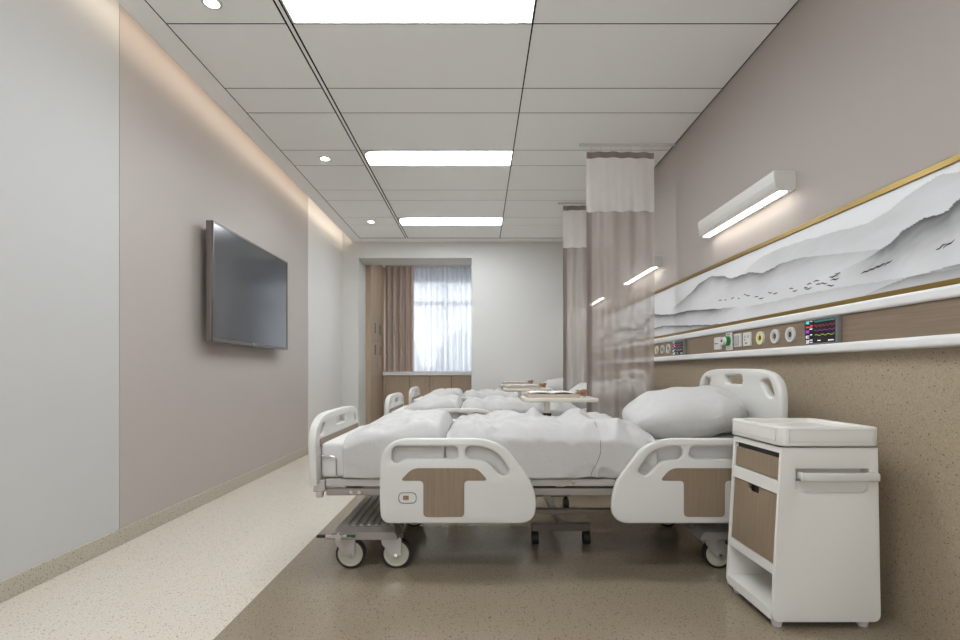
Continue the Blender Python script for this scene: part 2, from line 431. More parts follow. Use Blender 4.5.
# ================================================================ RIGHT WALL
# ---- mural, pigment laid into a fine mesh as a colour attribute (an ink wash landscape, flat on the wall)
def P2W(cx, cy):           # a point of the right wall from its place in the study crop
    px, py = 640 + cx / 2.781, 150 + cy / 2.781
    y = F * XR / (px - 480); z = H + (371 - py) / (px - 480) * XR
    return y, z
R0 = [P2W(*p) for p in [(890, 62), (850, 68), (800, 95), (750, 130), (700, 170), (640, 205), (560, 225), (470, 250), (400, 272), (340, 300), (300, 335), (270, 370)]]
R1 = [P2W(*p) for p in [(690, 275), (560, 288), (450, 300), (395, 318), (350, 342), (310, 340), (262, 358), (240, 351), (205, 351), (170, 372), (150, 395), (130, 412), (85, 450)]]
R2 = [P2W(*p) for p in [(890, 143), (870, 166), (850, 176), (800, 189), (765, 210), (740, 225), (715, 250), (690, 270), (640, 302), (580, 330), (500, 352)]]
R3 = [P2W(*p) for p in [(300, 434), (240, 440), (190, 443), (140, 447), (100, 456), (70, 458), (40, 456)]] + [(5.2, 1.33), (5.6, 1.40), (6.1, 1.36), (7.2, 1.30)]
R4 = [P2W(*p) for p in [(300, 478), (200, 486), (120, 488), (70, 489), (40, 496)]] + [(5.6, 1.24), (7.2, 1.23)]
R5 = [P2W(*p) for p in [(890, 318), (830, 336), (760, 352), (700, 374), (640, 400), (560, 420)]]
R6 = [P2W(*p) for p in [(890, 330), (700, 362), (500, 393), (360, 425), (250, 446)]]
R2 = [(0.2, 1.35), (0.8, 1.42), (1.3, 1.53)] + R2
R0 = [(0.2, 1.5), (1.0, 1.56)] + R0
R5 = [(0.2, 1.32), (1.0, 1.30), (1.5, 1.27)] + R5
R6 = [(0.2, 1.25), (1.3, 1.24)] + R6
def interp(R, y):
    if y <= R[0][0] - 0.0 or y >= R[-1][0]: return None
    for a, b in zip(R, R[1:]):
        if a[0] <= y <= b[0]:
            t = (y - a[0]) / max(b[0] - a[0], 1e-6); return a[1] + (b[1] - a[1]) * t
    return None
LAY = [  # ridge, darkness at the crest, fall-off length, overall
    (R0, 0.10, 0.16, 0.05, 1.1, 3.6), (R1, 0.62, 0.034, 0.02, 1.9, 4.2), (R2, 0.80, 0.055, 0.03, 0.2, 2.35), (R6, 0.14, 0.03, 0.02, 1.4, 4), (R5, 0.36, 0.018, 0.08, 1.0, 2.6), (R3, 0.85, 0.024, 0.06, 3.4, 9), (R4, 0.80, 0.014, 0.06, 3.3, 9)]
MY0, MY1, MZ0, MZ1 = 0.3, 7.2, 1.218, 1.592
nu, nv = 1150, 120
def ink(y, z):
    v = 0.89 - 0.03 * abs(nz(y * 2.1, z * 9, 4))
    for k, (R, d, fo, ov, ya, yb) in enumerate(LAY):
        r = interp(R, y)
        if r is None: continue
        r += 0.0035 * nz(y * 14, k * 3.1) + 0.001 * nz(y * 50, k)
        if z < r:
            fade = sm(R[0][0], R[0][0] + (0.08 if k == 1 else 0.5), y) if k in (1, 5, 6) else 1.0
            if k == 1: fade = 0.25 + 0.75 * sm(2.15, 3.1, y)
            if k == 2: fade = 1 - 0.93 * sm(1.75, 2.35, y)
            if k == 4: fade = 1 - sm(2.0, 2.7, y) * 0.8
            str_ = 0.85 + 0.22 * nz(y * 16 + (z - r) * 40, z * 30, k) + 0.35 * nz(y * 5, z * 14, k + 9)
            dd = (d * math.exp(-(r - z) / fo) * max(0.2, str_) * fade + ov * (1 if k in (0, 3) else fade) * math.exp(-(r - z) / 0.16))
            dd *= sm(R[-1][0], R[-1][0] - 0.45, y)
            v = v * (1 - min(0.9, dd)) + 0.02 * (1 if k else 0) * math.exp(-(r - z) / 0.05)
            v = max(v, 0.16)
    return v
mm = grid_mesh('mural', nu, nv, lambda u, v: (XR - 0.012, MY0 + (MY1 - MY0) * u, MZ0 + (MZ1 - MZ0) * v))
at = mm.color_attributes.new('Ink', 'FLOAT_COLOR', 'POINT')
buf = []
for v_ in mm.vertices:
    c = ink(v_.co.y, v_.co.z); l = lin((c, c, min(1, c * 1.008)))
    buf += [l[0], l[1], l[2], 1.0]
at.data.foreach_set('color', buf)
m = mat('ink wash mural', W1, 0.4); ca = nn(m, 'ShaderNodeVertexColor', layer_name='Ink'); ln(m, ca.outputs[0], m.node_tree.nodes['Principled BSDF'].inputs['Base Color'])
mu = thing('wall_mural', (XR, 3.7, MZ0), 'long grey ink wash mountain landscape mural between two gold strips on the right wall', 'mural')
bb = bmesh.new(); box(bb, XR - 0.0115, XR, MY0, MY1, MZ0, MZ1)
obj('backing_board', bb, M['wall_white'], mu)
me = mm
o = obj('painting', me, m, mu)
fl = bmesh.new(); fl.from_mesh(me)
fl.free()
obj('upper_gold_trim', B(XR - 0.02, XR, YF, YB, 1.592, 1.616, bev=0.002), M['gold'], mu)
obj('lower_gold_trim', B(XR - 0.02, XR, YF, YB, 1.197, 1.219, bev=0.002), M['gold'], mu)
sb = bmesh.new()
for (cx, cy, L, sl) in [(230, 418, 10, 1), (245, 417, 6, 0), (265, 412, 10, 1), (282, 413, 6, 0), (300, 402, 8, 0), (308, 405, 12, 0), (332, 408, 12, 1), (345, 413, 16, 1), (370, 397, 12, 0), (385, 399, 14, 1), (430, 385, 12, 0), (440, 392, 14, 1), (470, 383, 12, 1), (478, 386, 20, 1), (480, 372, 14, 1), (500, 364, 18, 1), (520, 371, 22, 0), (548, 352, 24, 1), (552, 360, 24, 1), (505, 373, 14, 0), (540, 377, 22, 0), (560, 344, 16, 1), (640, 338, 30, 2), (660, 330, 34, 2), (680, 322, 30, 2), (702, 314, 24, 3), (850, 270, 30, 3), (872, 262, 34, 3)]:
    ya, za = P2W(cx - L / 2, cy + sl * L * 0.10); yb, zb = P2W(cx + L / 2, cy - sl * L * 0.12)
    n = 6; up = []; dn = []
    for i in range(n + 1):
        t = i / n; y = ya + (yb - ya) * t; z = za + (zb - za) * t + 0.002 * math.sin(t * 9 + cx)
        w = 0.0030 * math.sin(PI * min(0.97, max(0.05, t))) ** 0.6
        up.append(sb.verts.new((XR - 0.0135, y, z + w))); dn.append(sb.verts.new((XR - 0.0135, y, z - w)))
    for i in range(n): sb.faces.new((up[i], up[i + 1], dn[i + 1], dn[i]))
obj('brush_strokes', sb, mat('black ink', rgb(58, 58, 60), 0.5), mu)['kind'] = 'stuff'

# ---- bedhead service panel
bp = thing('bedhead_panel', (XR, 3, 1.0), 'long wood service panel between white rails running along the right wall', 'wall panel')
obj('wood_panel', B(XR - 0.03, XR, YF, YB, 1.03, 1.165), M['woodY'], bp)
obj('upper_rail', B(XR - 0.045, XR, YF, YB, 1.155, 1.196, bev=0.01, seg=3), M['rail'], bp)
obj('lower_rail', B(XR - 0.06, XR, YF, YB, 0.998, 1.038, bev=0.012, seg=3), M['rail'], bp)
XP = XR - 0.030
def gas_outlet(y, z, colr, lb):
    t = thing('gas_outlet', (XP, y, z), lb, 'gas outlet', 'round gas outlets on the bedhead panel')
    obj('outer_ring', ring(bmesh.new(), (XP - 0.005, y, z), 'x', 0.036, 0.026, 0.012), M['plastic'], t)
    obj('inner_ring', ring(bmesh.new(), (XP - 0.004, y, z), 'x', 0.027, 0.015, 0.012), M[colr], t)
    obj('port', CY((XP, y, z), (XP - 0.006, y, z), 0.016), M['dark'], t)
    obj('pin', CY((XP - 0.004, y, z), (XP - 0.012, y, z), 0.005), M['chrome'], t)
def monitor(y0, y1, z0, z1, lb):
    t = thing('patient_monitor', (XP, (y0 + y1) / 2, z0), lb, 'monitor', 'vital sign monitors on the bedhead panel')
    obj('casing', B(XP - 0.022, XP, y0 - 0.004, y1 + 0.004, z0 - 0.003, z1 + 0.003, bev=0.003), M['grey'], t)
    xs = XP - 0.0225
    obj('screen', B(xs - 0.001, xs + 0.002, y0 + 0.004, y1 - 0.002, z0 + 0.003, z1 - 0.003), M['screen'], t)
    w, h = y1 - y0, z1 - z0
    def trace(fr0, fr1, zf, fn, key, name):
        bm = bmesh.new(); n = 60; r = []
        for i in range(n + 1):
            f = fr0 + (fr1 - fr0) * i / n
            y = y1 - f * w; z = z0 + zf * h + fn(i / n) * h
            r.append((bm.verts.new((xs - 0.0025, y, z + 0.0008)), bm.verts.new((xs - 0.0025, y, z - 0.0008))))
        for a, b in zip(r, r[1:]): bm.faces.new((a[0], b[0], b[1], a[1]))
        obj(name, bm, M[key], t)
    trace(0.33, 0.98, 0.90, lambda q: 0.025 * (1 if math.sin(q * 60) > 0 else -0.6), 's_cyan', 'cyan_trace')
    trace(0.33, 0.98, 0.72, lambda q: 0.035 * math.sin(q * 34), 's_red', 'red_trace')
    trace(0.33, 0.98, 0.53, lambda q: 0.032 * math.sin(q * 27) * (0.6 + 0.4 * math.sin(q * 80)), 's_purple', 'purple_trace')
    trace(0.36, 0.96, 0.34, lambda q: 0.035 * max(-0.6, min(0.6, 2 * math.sin(q * 20))), 's_yellow', 'yellow_trace')
    def blocks(L, key, name):
        bm = bmesh.new()
        for (f0, f1, a, b) in L: box(bm, xs - 0.003, xs - 0.001, y1 - f1 * w, y1 - f0 * w, z0 + a * h, z0 + b * h)
        obj(name, bm, M[key], t)
    blocks([(0.06, 0.10, 0.85, 0.95), (0.11, 0.15, 0.83, 0.96), (0.06, 0.15, 0.885, 0.91)], 's_cyan', 'cyan_readout')
    blocks([(0.05, 0.26, 0.68, 0.73), (0.08, 0.13, 0.73, 0.76), (0.20, 0.27, 0.74, 0.79)], 's_red', 'red_readout')
    blocks([(0.05, 0.09, 0.46, 0.58), (0.10, 0.15, 0.46, 0.58)], 's_purple', 'purple_readout')
    blocks([(0.05, 0.08, 0.24, 0.36), (0.09, 0.15, 0.24, 0.28), (0.09, 0.15, 0.32, 0.36), (0.05, 0.14, 0.03, 0.08), (0.05, 0.09, 0.11, 0.17), (0.11, 0.15, 0.09, 0.17),
            (0.18, 0.26, 0.60, 0.64), (0.20, 0.26, 0.92, 0.95), (0.20, 0.25, 0.36, 0.40), (0.18, 0.27, 0.14, 0.18), (0.18, 0.27, 0.05, 0.09), (0.44, 0.53, 0.10, 0.14), (0.78, 0.94, 0.08, 0.12)], 's_white', 'white_readout')
dv = 1.655
for i, who in enumerate(('nearest bed', 'second bed', 'third bed behind the curtains')):
    o = i * dv
    monitor(2.205 + o, 2.415 + o, 1.042, 1.15, 'small black vital signs monitor with coloured traces by the %s' % who)
    gas_outlet(2.557 + o, 1.098, 'lgrey', 'round grey gas outlet closest to the monitor by the %s' % who)
    gas_outlet(2.690 + o, 1.098, 'lgrey', 'round grey gas outlet, middle of three by the %s' % who)
    gas_outlet(2.831 + o, 1.098, 'yellow', 'round yellow ringed gas outlet by the %s' % who)
    if i: continue
    def plate(nm, y, hw, z0, z1, lb, cat):
        t = thing(nm, (XP, y, z0), lb, cat)
        obj('cover_plate', B(XP - 0.010, XP, y - hw, y + hw, z0, z1, bev=0.003), M['plastic'], t); return t
    t = plate('power_socket', 2.969, 0.042, 1.062, 1.138, 'white power socket plate beside the yellow gas outlet', 'socket')
    s = bmesh.new()
    for (dy, dz, a, b) in ((-0.018, 0.016, 0.003, 0.008), (0.016, 0.014, 0.003, 0.008), (0.020, -0.004, 0.004, 0.004), (0.004, -0.022, 0.012, 0.004)): box(s, XP - 0.0115, XP - 0.009, 2.969 + dy - a, 2.969 + dy + a, 1.10 + dz - b, 1.10 + dz + b)
    obj('socket_holes', s, M['grey'], t)['kind'] = 'stuff'
    t = plate('light_switch', 3.079, 0.040, 1.062, 1.138, 'white rocker switch plate between the socket and the green knob', 'switch')
    obj('rocker', B(XP - 0.015, XP - 0.008, 3.051, 3.107, 1.07, 1.13, bev=0.003), M['lgrey'], t)
    t = plate('oxygen_valve', 3.184, 0.036, 1.046, 1.152, 'tall white plate with green round knob on the bedhead panel', 'valve')
    obj('knob', CY((XP - 0.008, 3.184, 1.102), (XP - 0.034, 3.184, 1.102), 0.030, 0.028), M['green'], t)['label'] = 'green round knob'
    obj('knob_cap', CY((XP - 0.034, 3.184, 1.102), (XP - 0.052, 3.184, 1.102), 0.026, 0.022), M['plastic'], t)
    obj('knob_hole', CY((XP - 0.052, 3.184, 1.102), (XP - 0.0545, 3.184, 1.102), 0.008), M['dark'], t)
    obj('caption', B(XP - 0.0112, XP - 0.0095, 3.164, 3.204, 1.139, 1.145), M['grey'], t)
    t = plate('call_socket', 3.338, 0.045, 1.056, 1.134, 'white plate with tiny red and grey ports, farthest left by the nearest bed', 'socket')
    obj('grey_port', B(XP - 0.0125, XP - 0.009, 3.346, 3.366, 1.090, 1.098), M['grey'], t)
    obj('red_port', B(XP - 0.0125, XP - 0.009, 3.324, 3.342, 1.091, 1.097), M['red'], t)
    obj('yellow_port', B(XP - 0.0125, XP - 0.009, 3.306, 3.320, 1.091, 1.097), M['yellow'], t)

# ---- wall lamps
def wall_lamp(y0, y1, lb):
    t = thing('wall_lamp', (XR, (y0 + y1) / 2, 1.8), lb, 'wall lamp', 'white bed lamps on the right wall')
    prof = [(XR, 1.905), (1.445, 1.905), (1.443, 1.880), (1.447, 1.850), (1.456, 1.825), (1.468, 1.806), (XR, 1.806)]
    bm = bmesh.new()
    a = [bm.verts.new((p[0], y0, p[1])) for p in prof]; b = [bm.verts.new((p[0], y1, p[1])) for p in prof]
    bm.faces.new(a); bm.faces.new(b[::-1])
    for i in range(len(prof)): bm.faces.new((a[i], a[(i + 1) % 7], b[(i + 1) % 7], b[i]))
    bmesh.ops.recalc_face_normals(bm, faces=bm.faces[:])
    bmesh.ops.bevel(bm, geom=bm.edges[:], offset=0.002, segments=1, affect='EDGES')
    obj('housing', bm, M['plastic'], t)
    for yy, s in ((y0, -1), (y1, 1)):
        obj('end_cap', B(1.450, XR, yy - 0.002 if s < 0 else yy, yy if s < 0 else yy + 0.002, 1.812, 1.900), M['plastic2'], t)
    obj('diffuser', B(1.474, 1.514, y0 + 0.01, y1 - 0.01, 1.800, 1.808), M['lamp'], t)
wall_lamp(2.575, 3.47, 'long white wall lamp glowing below, above the nearest bed head')
wall_lamp(4.47, 5.36, 'small looking white wall lamp partly behind the near curtain')
wall_lamp(6.33, 7.2, 'white wall lamp at the far end, hidden behind both curtains')

# ================================================================ BEDS
def rail_pt(cx, cy):
    return ((360 + cx / 5.333 - 479.5) / 225.0, H - (430 + cy / 5.333 - 371) / 225.0)
OUT = rounded([rail_pt(*p) for p in [(103, 380), (105, 45), (655, 45), (770, 85), (935, 292), (945, 500), (110, 500)]],
              [0.10, 0.24, 0.16, 0.12, 0.16, 0.24, 0.18], 10)
HA = rounded([rail_pt(*p) for p in [(172, 88), (522, 88), (524, 154), (235, 154), (190, 185), (168, 160)]], [0.05, 0.06, 0.06, 0.06, 0.035, 0.05], 8)
HB = rounded([rail_pt(*p) for p in [(562, 88), (650, 88), (735, 122), (800, 220), (765, 248), (738, 232), (672, 162), (562, 156)]], [0.06, 0.14, 0.16, 0.05, 0.02, 0.05, 0.16, 0.06], 8)
WD = rounded([rail_pt(*p) for p in [(280, 203), (625, 203), (683, 270), (556, 270), (556, 463), (338, 463), (338, 270), (214, 270)]], [0.03, 0.03, 0.02, 0.02, 0.02, 0.02, 0.02, 0.02], 6)
WB = rounded([rail_pt(*p) for p in [(205, 332), (302, 332), (302, 392), (205, 392)]], 0.022, 6)
MIR = 0.596 + 0.244
def mir(L): return [(MIR - p[0], p[1]) for p in L]
YN, YFR = 2.333, 3.247          # outer faces of near and far rails
X0, X1 = -0.745, 1.385

def board(parent, name, xc, t, y0, y1, z0, z1, slots, inset=None, bev=0.012):
    yc = (y0 + y1) / 2; a = (y1 - y0) / 2
    top = [(yc + a * math.cos(PI * k / 24) * 1.0, z1 - 0.20 + 0.20 * math.sin(PI * k / 24) ** 0.55) for k in range(25)]
    # flat topped arch: superellipse
    pts = [(y0 + 0.02, z0), (y1 - 0.02, z0)]
    for k in range(33):
        th = PI * k / 32; c, s_ = math.cos(th), math.sin(th)
        pts.append((yc + a * math.copysign(abs(c) ** 0.42, c), z1 - 0.17 + 0.17 * abs(s_) ** 0.62))
    o = obj(name, prism(pts, slots, t, bev, 'yz', xc), M['plastic'], parent, AUTO)
    if inset:
        for side in (-1, 1):
            w = obj('wood_inset', prism(inset, [], 0.004, 0.0005, 'yz', xc + side * (t / 2 + 0.001)), M['wood'], o)
            w['label'] = 'brown wood grain inset'
    return o

def caster(parent, cx, cy, ang=0.35, near=True):
    """twin side fork, cream disc, black tyre; axle along y"""
    r = 0.068
    wx = cx + 0.02
    bm = bmesh.new()
    box(bm, cx - 0.045, cx + 0.045, cy - 0.035, cy + 0.035, 0.142, 0.150, 0.002, 1)
    for s in (-1, 1):
        y = cy + s * 0.024
        v = [(cx - 0.05, 0.143), (cx + 0.045, 0.143), (wx + 0.022, 0.066), (wx, 0.054), (wx - 0.022, 0.066), (cx - 0.044, 0.115)]
        a = [bm.verts.new((p[0], y - 0.003, p[1])) for p in v]; b = [bm.verts.new((p[0], y + 0.003, p[1])) for p in v]
        bm.faces.new(a); bm.faces.new(b[::-1])
        for i in range(6): bm.faces.new((a[i], a[(i + 1) % 6], b[(i + 1) % 6], b[i]))
    bmesh.ops.recalc_face_normals(bm, faces=bm.faces[:])
    f = obj('caster', bm, M['steel'], parent)
    obj('tyre', ring(bmesh.new(), (wx, cy, r), 'y', r, r - 0.011, 0.030, 40), M['rubber'], f)
    d = bmesh.new(); cyl(d, (wx, cy - 0.012, r), (wx, cy + 0.012, r), r - 0.010, seg=40)
    ring(d, (wx, cy - 0.013, r), 'y', r - 0.010, r - 0.017, 0.006, 40)
    obj('wheel_disc', d, M['wheel'], f)
    obj('axle_bolt', CY((wx, cy - 0.036, r), (wx, cy + 0.036, r), 0.008, seg=10), M['chrome'], f)
    return f

bed = thing('hospital_bed', (0.32, 2.79, 0), 'nearest white hospital bed with wood inset side rails, in full view', 'bed', 'white hospital beds in a row')
FS = [rrect(2.44, 2.52, 0.585 + 0.0, 0.665, 0.03), rrect(2.70, 2.88, 0.635, 0.672, 0.017), rrect(3.06, 3.14, 0.585, 0.665, 0.03)]
FSa = [rounded([(2.392, 0.626), (2.455, 0.626), (2.485, 0.676), (2.432, 0.680)], 0.025), rrect(2.67, 2.85, 0.650, 0.687, 0.015), rounded([(3.128, 0.626), (3.065, 0.626), (3.035, 0.676), (3.088, 0.680)], 0.025)]
board(bed, 'footboard', -0.744, 0.036, 2.33, 3.19, 0.405, 0.724, FSa, rrect(2.385, 3.135, 0.575, 0.612, 0.012), 0.007)
HS = [rounded([(2.37, 0.80), (2.43, 0.80), (2.50, 0.875), (2.415, 0.885)], 0.03), rrect(2.665, 2.855, 0.853, 0.897, 0.018), rounded([(3.15, 0.80), (3.09, 0.80), (3.02, 0.875), (3.105, 0.885)], 0.03)]
board(bed, 'headboard', 1.352, 0.04, 2.325, 3.195, 0.44, 0.932, HS)
for (yy, side) in ((YN, -1), (YFR, 1)):
    yc = yy - side * 0.015
    for nm_m, lb in ((lambda L: L, 'foot end side rail'), (mir, 'head end side rail')):
        r_ = obj('side_rail', prism(nm_m(OUT), [nm_m(HA), nm_m(HB)], 0.030, 0.009, 'xz', yc), M['plastic'], bed, AUTO)
        w = obj('wood_inset', prism(nm_m(WD), [], 0.004, 0.0006, 'xz', yy + side * 0.0008), M['wood'], r_); w['label'] = 'brown wood grain inset'
        if nm_m is not mir:
            obj('button_frame', prism(WB, [rounded([rail_pt(*p) for p in [(209, 336), (298, 336), (298, 388), (209, 388)]], 0.02, 6)], 0.003, 0.0004, 'xz', yy + side * 0.001), M['grey'], r_)
            q = [rail_pt(230, 350), (rail_pt(260, 372))]
            obj('button', B(q[0][0], q[1][0], yy + side * 0.003, yy, q[1][1], q[0][1]), M['wood'], r_)
# mattress
mt = bmesh.new(); box(mt, -0.724, 1.325, 2.392, 3.188, 0.432, 0.592, 0.020, 4)
mattress = obj('mattress', mt, M['mattress'], bed, AUTO)
# deck frame
fr = bmesh.new()
for (ya, yb) in ((2.385, 2.405), (3.175, 3.195)):
    box(fr, -0.70, 1.325, ya, yb, 0.396, 0.430, 0.003, 1)
box(fr, -0.70, 1.325, 2.405, 3.175, 0.418, 0.430)
for xx in (-0.70, -0.2, 0.35, 0.85, 1.28): box(fr, xx, xx + 0.04, 2.40, 3.18, 0.39, 0.42)
deck = obj('deck_frame', fr, M['steel'], bed)
sc = bmesh.new()
cyl(sc, (0.426, 2.386, 0.412), (0.426, 2.380, 0.412), 0.0085)
obj('screw', sc, M['chrome'], deck)
fr = bmesh.new()
for (ya, yb) in ((2.395, 2.425), (3.155, 3.185)):
    box(fr, -0.70, 1.325, ya, yb, 0.352, 0.384, 0.003, 1)
for xx in (-0.62, 1.22): box(fr, xx, xx + 0.05, 2.42, 3.16, 0.352, 0.384)
lf = obj('lower_frame', fr, M['steeld'], bed)
for (ya_, yb_) in ((2.378, 2.410), (3.165, 3.197)):
    bk = bmesh.new()
    box(bk, -0.755, -0.70, ya_, yb_, 0.372, 0.425, 0.004, 1); box(bk, -0.745, -0.712, ya_ + 0.002, yb_ - 0.002, 0.345, 0.375, 0.006, 2)
    obj('corner_bracket', bk, M['steel'], bed)
bk = bmesh.new()
for xx in (-0.585, -0.548):
    obj('bolt', CY((xx, 2.396, 0.368), (xx, 2.388, 0.368), 0.009), M['chrome'], lf)
# mattress retaining bar at the foot corner
def bar(y): return tube(rounded([(-0.735, 0.0), (-0.735, 0.0)], 0) and [(-0.735, y, 0.535), (-0.680, y, 0.535), (-0.660, y, 0.531), (-0.650, y, 0.518), (-0.648, y, 0.43)], 0.0045)
obj('retaining_bar', bar(2.381), M['chrome'], bed, AUTO)
obj('retaining_bar', bar(3.199), M['chrome'], bed, AUTO)
# chassis
ch = bmesh.new()
def chassis_end(bm, xa, xb, zt=0.195, zb=0.150):
    ya, yb = 2.395, 3.185
    lo = [(xa - 0.02, zb), (xb + 0.02, zb), (xb, zt), (xa, zt)] if False else None
    for (y0, y1) in ((ya, yb),):
        v = []
        for (x, y, z) in ((xa - 0.0, y0, zb), (xb + 0.012, y0, zb), (xb + 0.012, y1, zb), (xa, y1, zb), (xa + 0.02, y0, zt - 0.012), (xb, y0, zt - 0.012), (xb, y1, zt - 0.012), (xa + 0.02, y1, zt - 0.012), (xa + 0.03, y0 + 0.05, zt), (xb - 0.01, y0 + 0.05, zt), (xb - 0.01, y1 - 0.05, zt), (xa + 0.03, y1 - 0.05, zt)):
            v.append(bm.verts.new((x, y, z)))
        for f in ((0, 3, 2, 1), (0, 1, 5, 4), (1, 2, 6, 5), (2, 3, 7, 6), (3, 0, 4, 7), (4, 5, 9, 8), (5, 6, 10, 9), (6, 7, 11, 10), (7, 4, 8, 11), (8, 9, 10, 11)):
            bm.faces.new([v[i] for i in f])
chassis_end(ch, -0.69, -0.385)
for k in range(7):
    xr = -0.635 + k * 0.036
    box(ch, xr, xr + 0.020, 2.46, 3.12, 0.190, 0.202, 0.004, 1)
ch_foot = obj('foot_chassis_cover', ch, M['steeld'], bed)
ch = bmesh.new(); chassis_end(ch, 1.005, 1.33)
obj('head_chassis_cover', ch, M['steeld'], bed)
cb = bmesh.new()
for (ya, yb) in ((2.50, 2.53), (3.05, 3.08)): box(cb, -0.40, 1.02, ya, yb, 0.240, 0.262, 0.003, 1)
for xx in (-0.42, 1.00): box(cb, xx, xx + 0.04, 2.50, 3.08, 0.165, 0.262, 0.003, 1)
obj('chassis_beam', cb, M['steel_shade'], bed)
for xa, xb in ((-0.43, -0.05), (0.70, 1.02)):
    lk = bmesh.new()
    for y in (2.60, 2.98): cyl(lk, (xa if xa < 0 else xb, y, 0.25), (xb if xa < 0 else xa, y, 0.37), 0.018)
    cyl(lk, (xb if xa < 0 else xa, 2.58, 0.365), (xb if xa < 0 else xa, 3.0, 0.365), 0.014)
    obj('lift_arm', lk, M['steel_shade'], bed)
mo = bmesh.new(); box(mo, -0.16, 0.20, 2.72, 2.86, 0.27, 0.345, 0.015, 2); cyl(mo, (0.20, 2.79, 0.305), (0.55, 2.79, 0.33), 0.02)
obj('lift_motor', mo, M['black'], bed)
for (cx, cy) in ((-0.622, 2.462), (-0.408, 2.462), (1.095, 2.462), (1.262, 2.462), (-0.622, 3.12), (-0.408, 3.12), (1.095, 3.12)): caster(bed, cx, cy)
pd = obj('brake_bar', B(-0.70, -0.575, 2.368, 2.380, 0.166, 0.178, bev=0.003, seg=1), M['steel'], bed)
hb = bmesh.new(); cyl(hb, (-0.637, 2.362, 0.171), (-0.637, 2.398, 0.171), 0.014); obj('pivot', hb, M['steel'], pd)
obj('pedal_tip', CY((-0.735, 2.374, 0.173), (-0.695, 2.374, 0.173), 0.007, seg=12), M['black'], pd)
obj('pedal_tip', CY((-0.600, 2.374, 0.173), (-0.562, 2.374, 0.173), 0.007, seg=12), mat('dark green plastic', rgb(14, 62, 34), 0.4), pd)['label'] = 'dark green pedal tip'

# ---- bedding
def cover(x0, x1, ztop, seed, foldf, nx, hem=0.437, lift0=0.0, end0=0.05, end1=0.05):
    """cloth draped over the mattress: s runs up the near side, across the top and down the far side"""
    ya, yb = 2.376, 3.204
    hs = ztop - hem; wtop = yb - ya; L = hs * 2 + wtop; R = 0.06
    def f(u, s):
        x = x0 + (x1 - x0) * u
        d = s * L
        env = sm(0, end0 / (x1 - x0), u) * sm(0, end1 / (x1 - x0), 1 - u)
        zt = 0.604 + (ztop - 0.604) * (0.15 + 0.85 * env ** 0.7)
        hs_ = zt - hem
        if s < hs / L:
            t = s * L / hs; z = hem + t * hs_; y = ya; n = (0, -1, 0)
            rr = max(0.0, (z - (zt - R)) / R); y = ya + R * 0.9 * (1 - math.sqrt(max(0, 1 - rr * rr))); z = z - 0.012 * rr * rr
            side = 1 - rr
        elif s > 1 - hs / L:
            t = (1 - s) * L / hs; z = hem + t * hs_; y = yb
            rr = max(0.0, (z - (zt - R)) / R); y = yb - R * 0.9 * (1 - math.sqrt(max(0, 1 - rr * rr))); z = z - 0.012 * rr * rr
            side = rr - 1
        else:
            w = (d - hs) / wtop
            y = ya + R * 0.9 + (wtop - 1.8 * R) * w
            z = zt - 0.012 + 0.016 * math.sin(PI * w) ** 0.6
            side = 0
        top = 1 - abs(side)
        q = foldf(x, y, s)
        z += top * q[0] * (0.4 + 0.6 * env)
        bulge = 4 * (1 - abs(side)) * abs(side)
        lo = 1 - abs((z - hem) / max(hs_, 0.01))
        if side > 0: y -= (q[1] * abs(side) + 0.010 * math.sin(PI * min(1, max(0, (z - hem) / hs_))))
        if side < 0: y += (q[1] * abs(side) + 0.010 * math.sin(PI * min(1, max(0, (z - hem) / hs_))))
        hemw = 0.006 * nz(x * 9, seed)
        if abs(side) > 0.98: z += hemw * sm(0.15, 0, (z - hem))
        y = min(max(y, 2.366), 3.214)
        return (x, y, z)
    return f
def ridge(x, c, w): return math.exp(-((x - c) / w) ** 2)
def foldA(x, y, s):
    h = 0.016 * nz(x * 3.1, y * 2.3, 1.0) + 0.006 * nz(x * 9, y * 8, 5)
    h += 0.012 * (1 - abs(nz(x * 2.2 + y * 1.5, y * 1.2 - x, 8)) * 3)
    h += 0.010 * ridge(x + 0.25 * (y - 2.7), -0.36, 0.07)
    h += 0.010 * (1 - 3 * abs(nz(x * 6 + y * 3, y * 5 - x * 2, 61))) + 0.004 * (1 - 3 * abs(nz(x * 14 + y * 3, y * 9 - x * 2, 67)))
    return h, 0.008 * nz(x * 6, s * 6, 3) + 0.006 * (1 - 3 * abs(nz(x * 5 + s * 4, s * 5, 63)))
